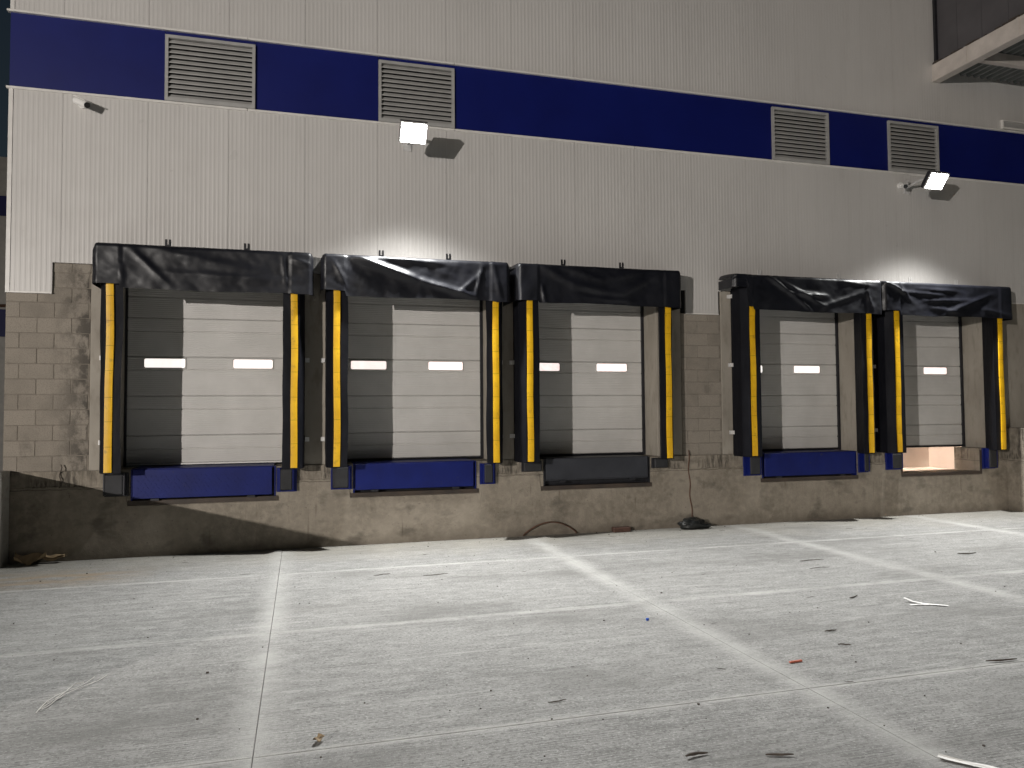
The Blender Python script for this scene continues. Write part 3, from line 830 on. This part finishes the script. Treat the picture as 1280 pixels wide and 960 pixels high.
o = MB().tube([(2.97, -4.74, .012), (2.99, -4.74, .012)], .012, 8).build('bottle_cap', 'bluebit', None, org=(2.97, -4.74, 0)); tag(o, 'tiny blue plastic cap on the slab', 'cap')
# pale strap knot
mb = MB()
for k in range(4):
    a0 = R.uniform(-.3, .3); pts = []
    for i in range(9):
        t = i / 8; pts.append((-1.60 + t * (.16 + .04 * k % .1) + .03 * math.sin(t * 6 + k), -5.48 + t * .52 + .05 * math.sin(t * 4 + k * 1.7) * (1 if k > 1 else 2), .006 + .012 * abs(math.sin(t * 5 + k))))
    mb.tube(pts, .0026, 5)
o = mb.build('strap_tangle', 'tie', None, org=(-1.55, -5.2, 0)); tag(o, 'tangle of pale plastic strapping on the broomed slab', 'strap')
# bag, brick, hose, cable at the foot of the wall
mb = MB(); bm = bmesh.new(); bmesh.ops.create_icosphere(bm, subdivisions=4, radius=1)
for v in bm.verts:
    n = v.co.normalized(); k = 1 + .28 * noise.noise(n * 1.9 + Vector((4, 0, 0))) + .16 * noise.noise(n * 5) + .07 * noise.noise(n * 11)
    v.co = Vector((n.x * .22 * k + (.10 * max(0, n.x) if n.z < 0 else 0), n.y * .12 * k, max(0.002, .075 + n.z * .095 * k)))
    v.co += Vector((6.0, -.16, 0))
mb.v = [tuple(v.co) for v in bm.verts]; mb.f = [tuple(v.index for v in f.verts) for f in bm.faces]; bm.free()
o = mb.build('rubbish_bag', 'bag', None, org=(6.0, -.16, 0), smooth=True); tag(o, 'slumped black plastic bag at the foot of the stained wall', 'bag')
o = MB().box(4.66, 4.94, -.14, -.03, .001, .075).build('brick', 'brick', None, org=(4.8, -.08, 0), bevel=.008); tag(o, 'dark reddish brick lying by the wall below the charcoal leveller', 'brick')
pts = []
for i in range(25):
    t = i / 24; pts.append((3.22 + .86 * t, -.04 - .10 * math.sin(math.pi * t) * .3, .012 + .19 * math.sin(math.pi * t) ** .8))
o = MB().tube(pts, .011, 8).build('hose', 'rust', None, org=(3.65, -.05, 0)); tag(o, 'rusty brown hose arching off the ground against the wall', 'hose')
pts = [(6.03 + .012 * math.sin(i * .9) + .05 * (i / 20) ** 2, -.014 - .02 * (i / 20) ** 3, 1.24 - 1.2 * i / 20) for i in range(21)] 
o = MB().tube(pts, .009, 6).build('cable', 'rust', None, org=(6.05, -.02, 0)); tag(o, 'loose rusty cable hanging down the wall above the black bag', 'cable')
pts = [(-2.99 + .015 * math.sin(i * 1.3), -.012 - .01 * (i % 3), 1.24 - .30 * i / 8) for i in range(9)]
o = MB().tube(pts, .007, 6).build('cable', 'twig', None, org=(-2.99, -.02, .94)); tag(o, 'short black wire dangling from the base of the stained blocks', 'cable')
# twigs and stick fragments strewn over the slabs
def twig(x, y, l, a, r=.004, mat='twig', name='twig'):
    pts = []; b = R.uniform(-.25, .25); r *= .62
    for i in range(6):
        t = i / 5 - .5
        pts.append((x + t * l * math.cos(a) - b * l * (t * t) * math.sin(a), y + t * l * math.sin(a) + b * l * (t * t) * math.cos(a), r + .002 + R.uniform(0, r)))
    o = MB().tube(pts, [r * .6, r, r * 1.2, r, r * .9, r * .5], 6).build(name, mat, None, org=(x, y, 0))
    if r > .0055: return tag(o, 'thick piece of dark bark lying on the concrete slabs', 'bark', 'bark pieces on the slabs')
    if l > .19: return tag(o, 'long thin dark stick lying along the broom lines of the slabs', 'stick', 'long sticks on the slabs')
    return tag(o, 'short thin dark twig strewn on the concrete slabs', 'twig', 'twigs strewn on the slabs')
for (x, y, l, a, r) in [(1.59, -6.29, .13, .1, .006), (2.06, -7.22, .14, .1, .012), (2.49, -7.35, .15, -.3, .010), (4.99, -6.51, .26, -.1, .010), (8.26, -3.17, .3, 0, .012), (6.1, -2.9, .35, 0, .007),
                        (5.9, -3.3, .3, .05, .005), (1.5, -2.3, .3, .1, .006), (.9, -2.1, .2, .2, .006), (4.3, -5.5, .12, .05, .009), (4.15, -5.85, .1, -.4, .008), (-2.1, -4.9, .16, .05, .007), (5.3, -4.6, .16, .4, .009)]:
    twig(x, y, l, a, r)
for k in range(38):
    x = R.uniform(-3.2, 9.5); y = -R.uniform(.25, 8.2)
    twig(x, y, R.uniform(.03, .13), R.gauss(0, .4), R.uniform(.0015, .0035))
mb = MB()
for k in range(430):
    x = R.uniform(-3.4, 11.5); y = -R.uniform(.02, 8.6) if R.random() < .7 else -abs(R.gauss(0, .25)) - .01; s = R.uniform(.0015, .0048) if R.random() < .93 else R.uniform(.005, .008)
    mb.obox((x, y, s * .6), Vector((s, s * .4, 0)), Vector((-s * .3, s, 0)), Vector((0, s * .2, s * .6)))
o = mb.build('grit', 'twig', None); tag(o, 'dark grit and leaf crumbs scattered over the slabs', 'grit', kind='stuff')
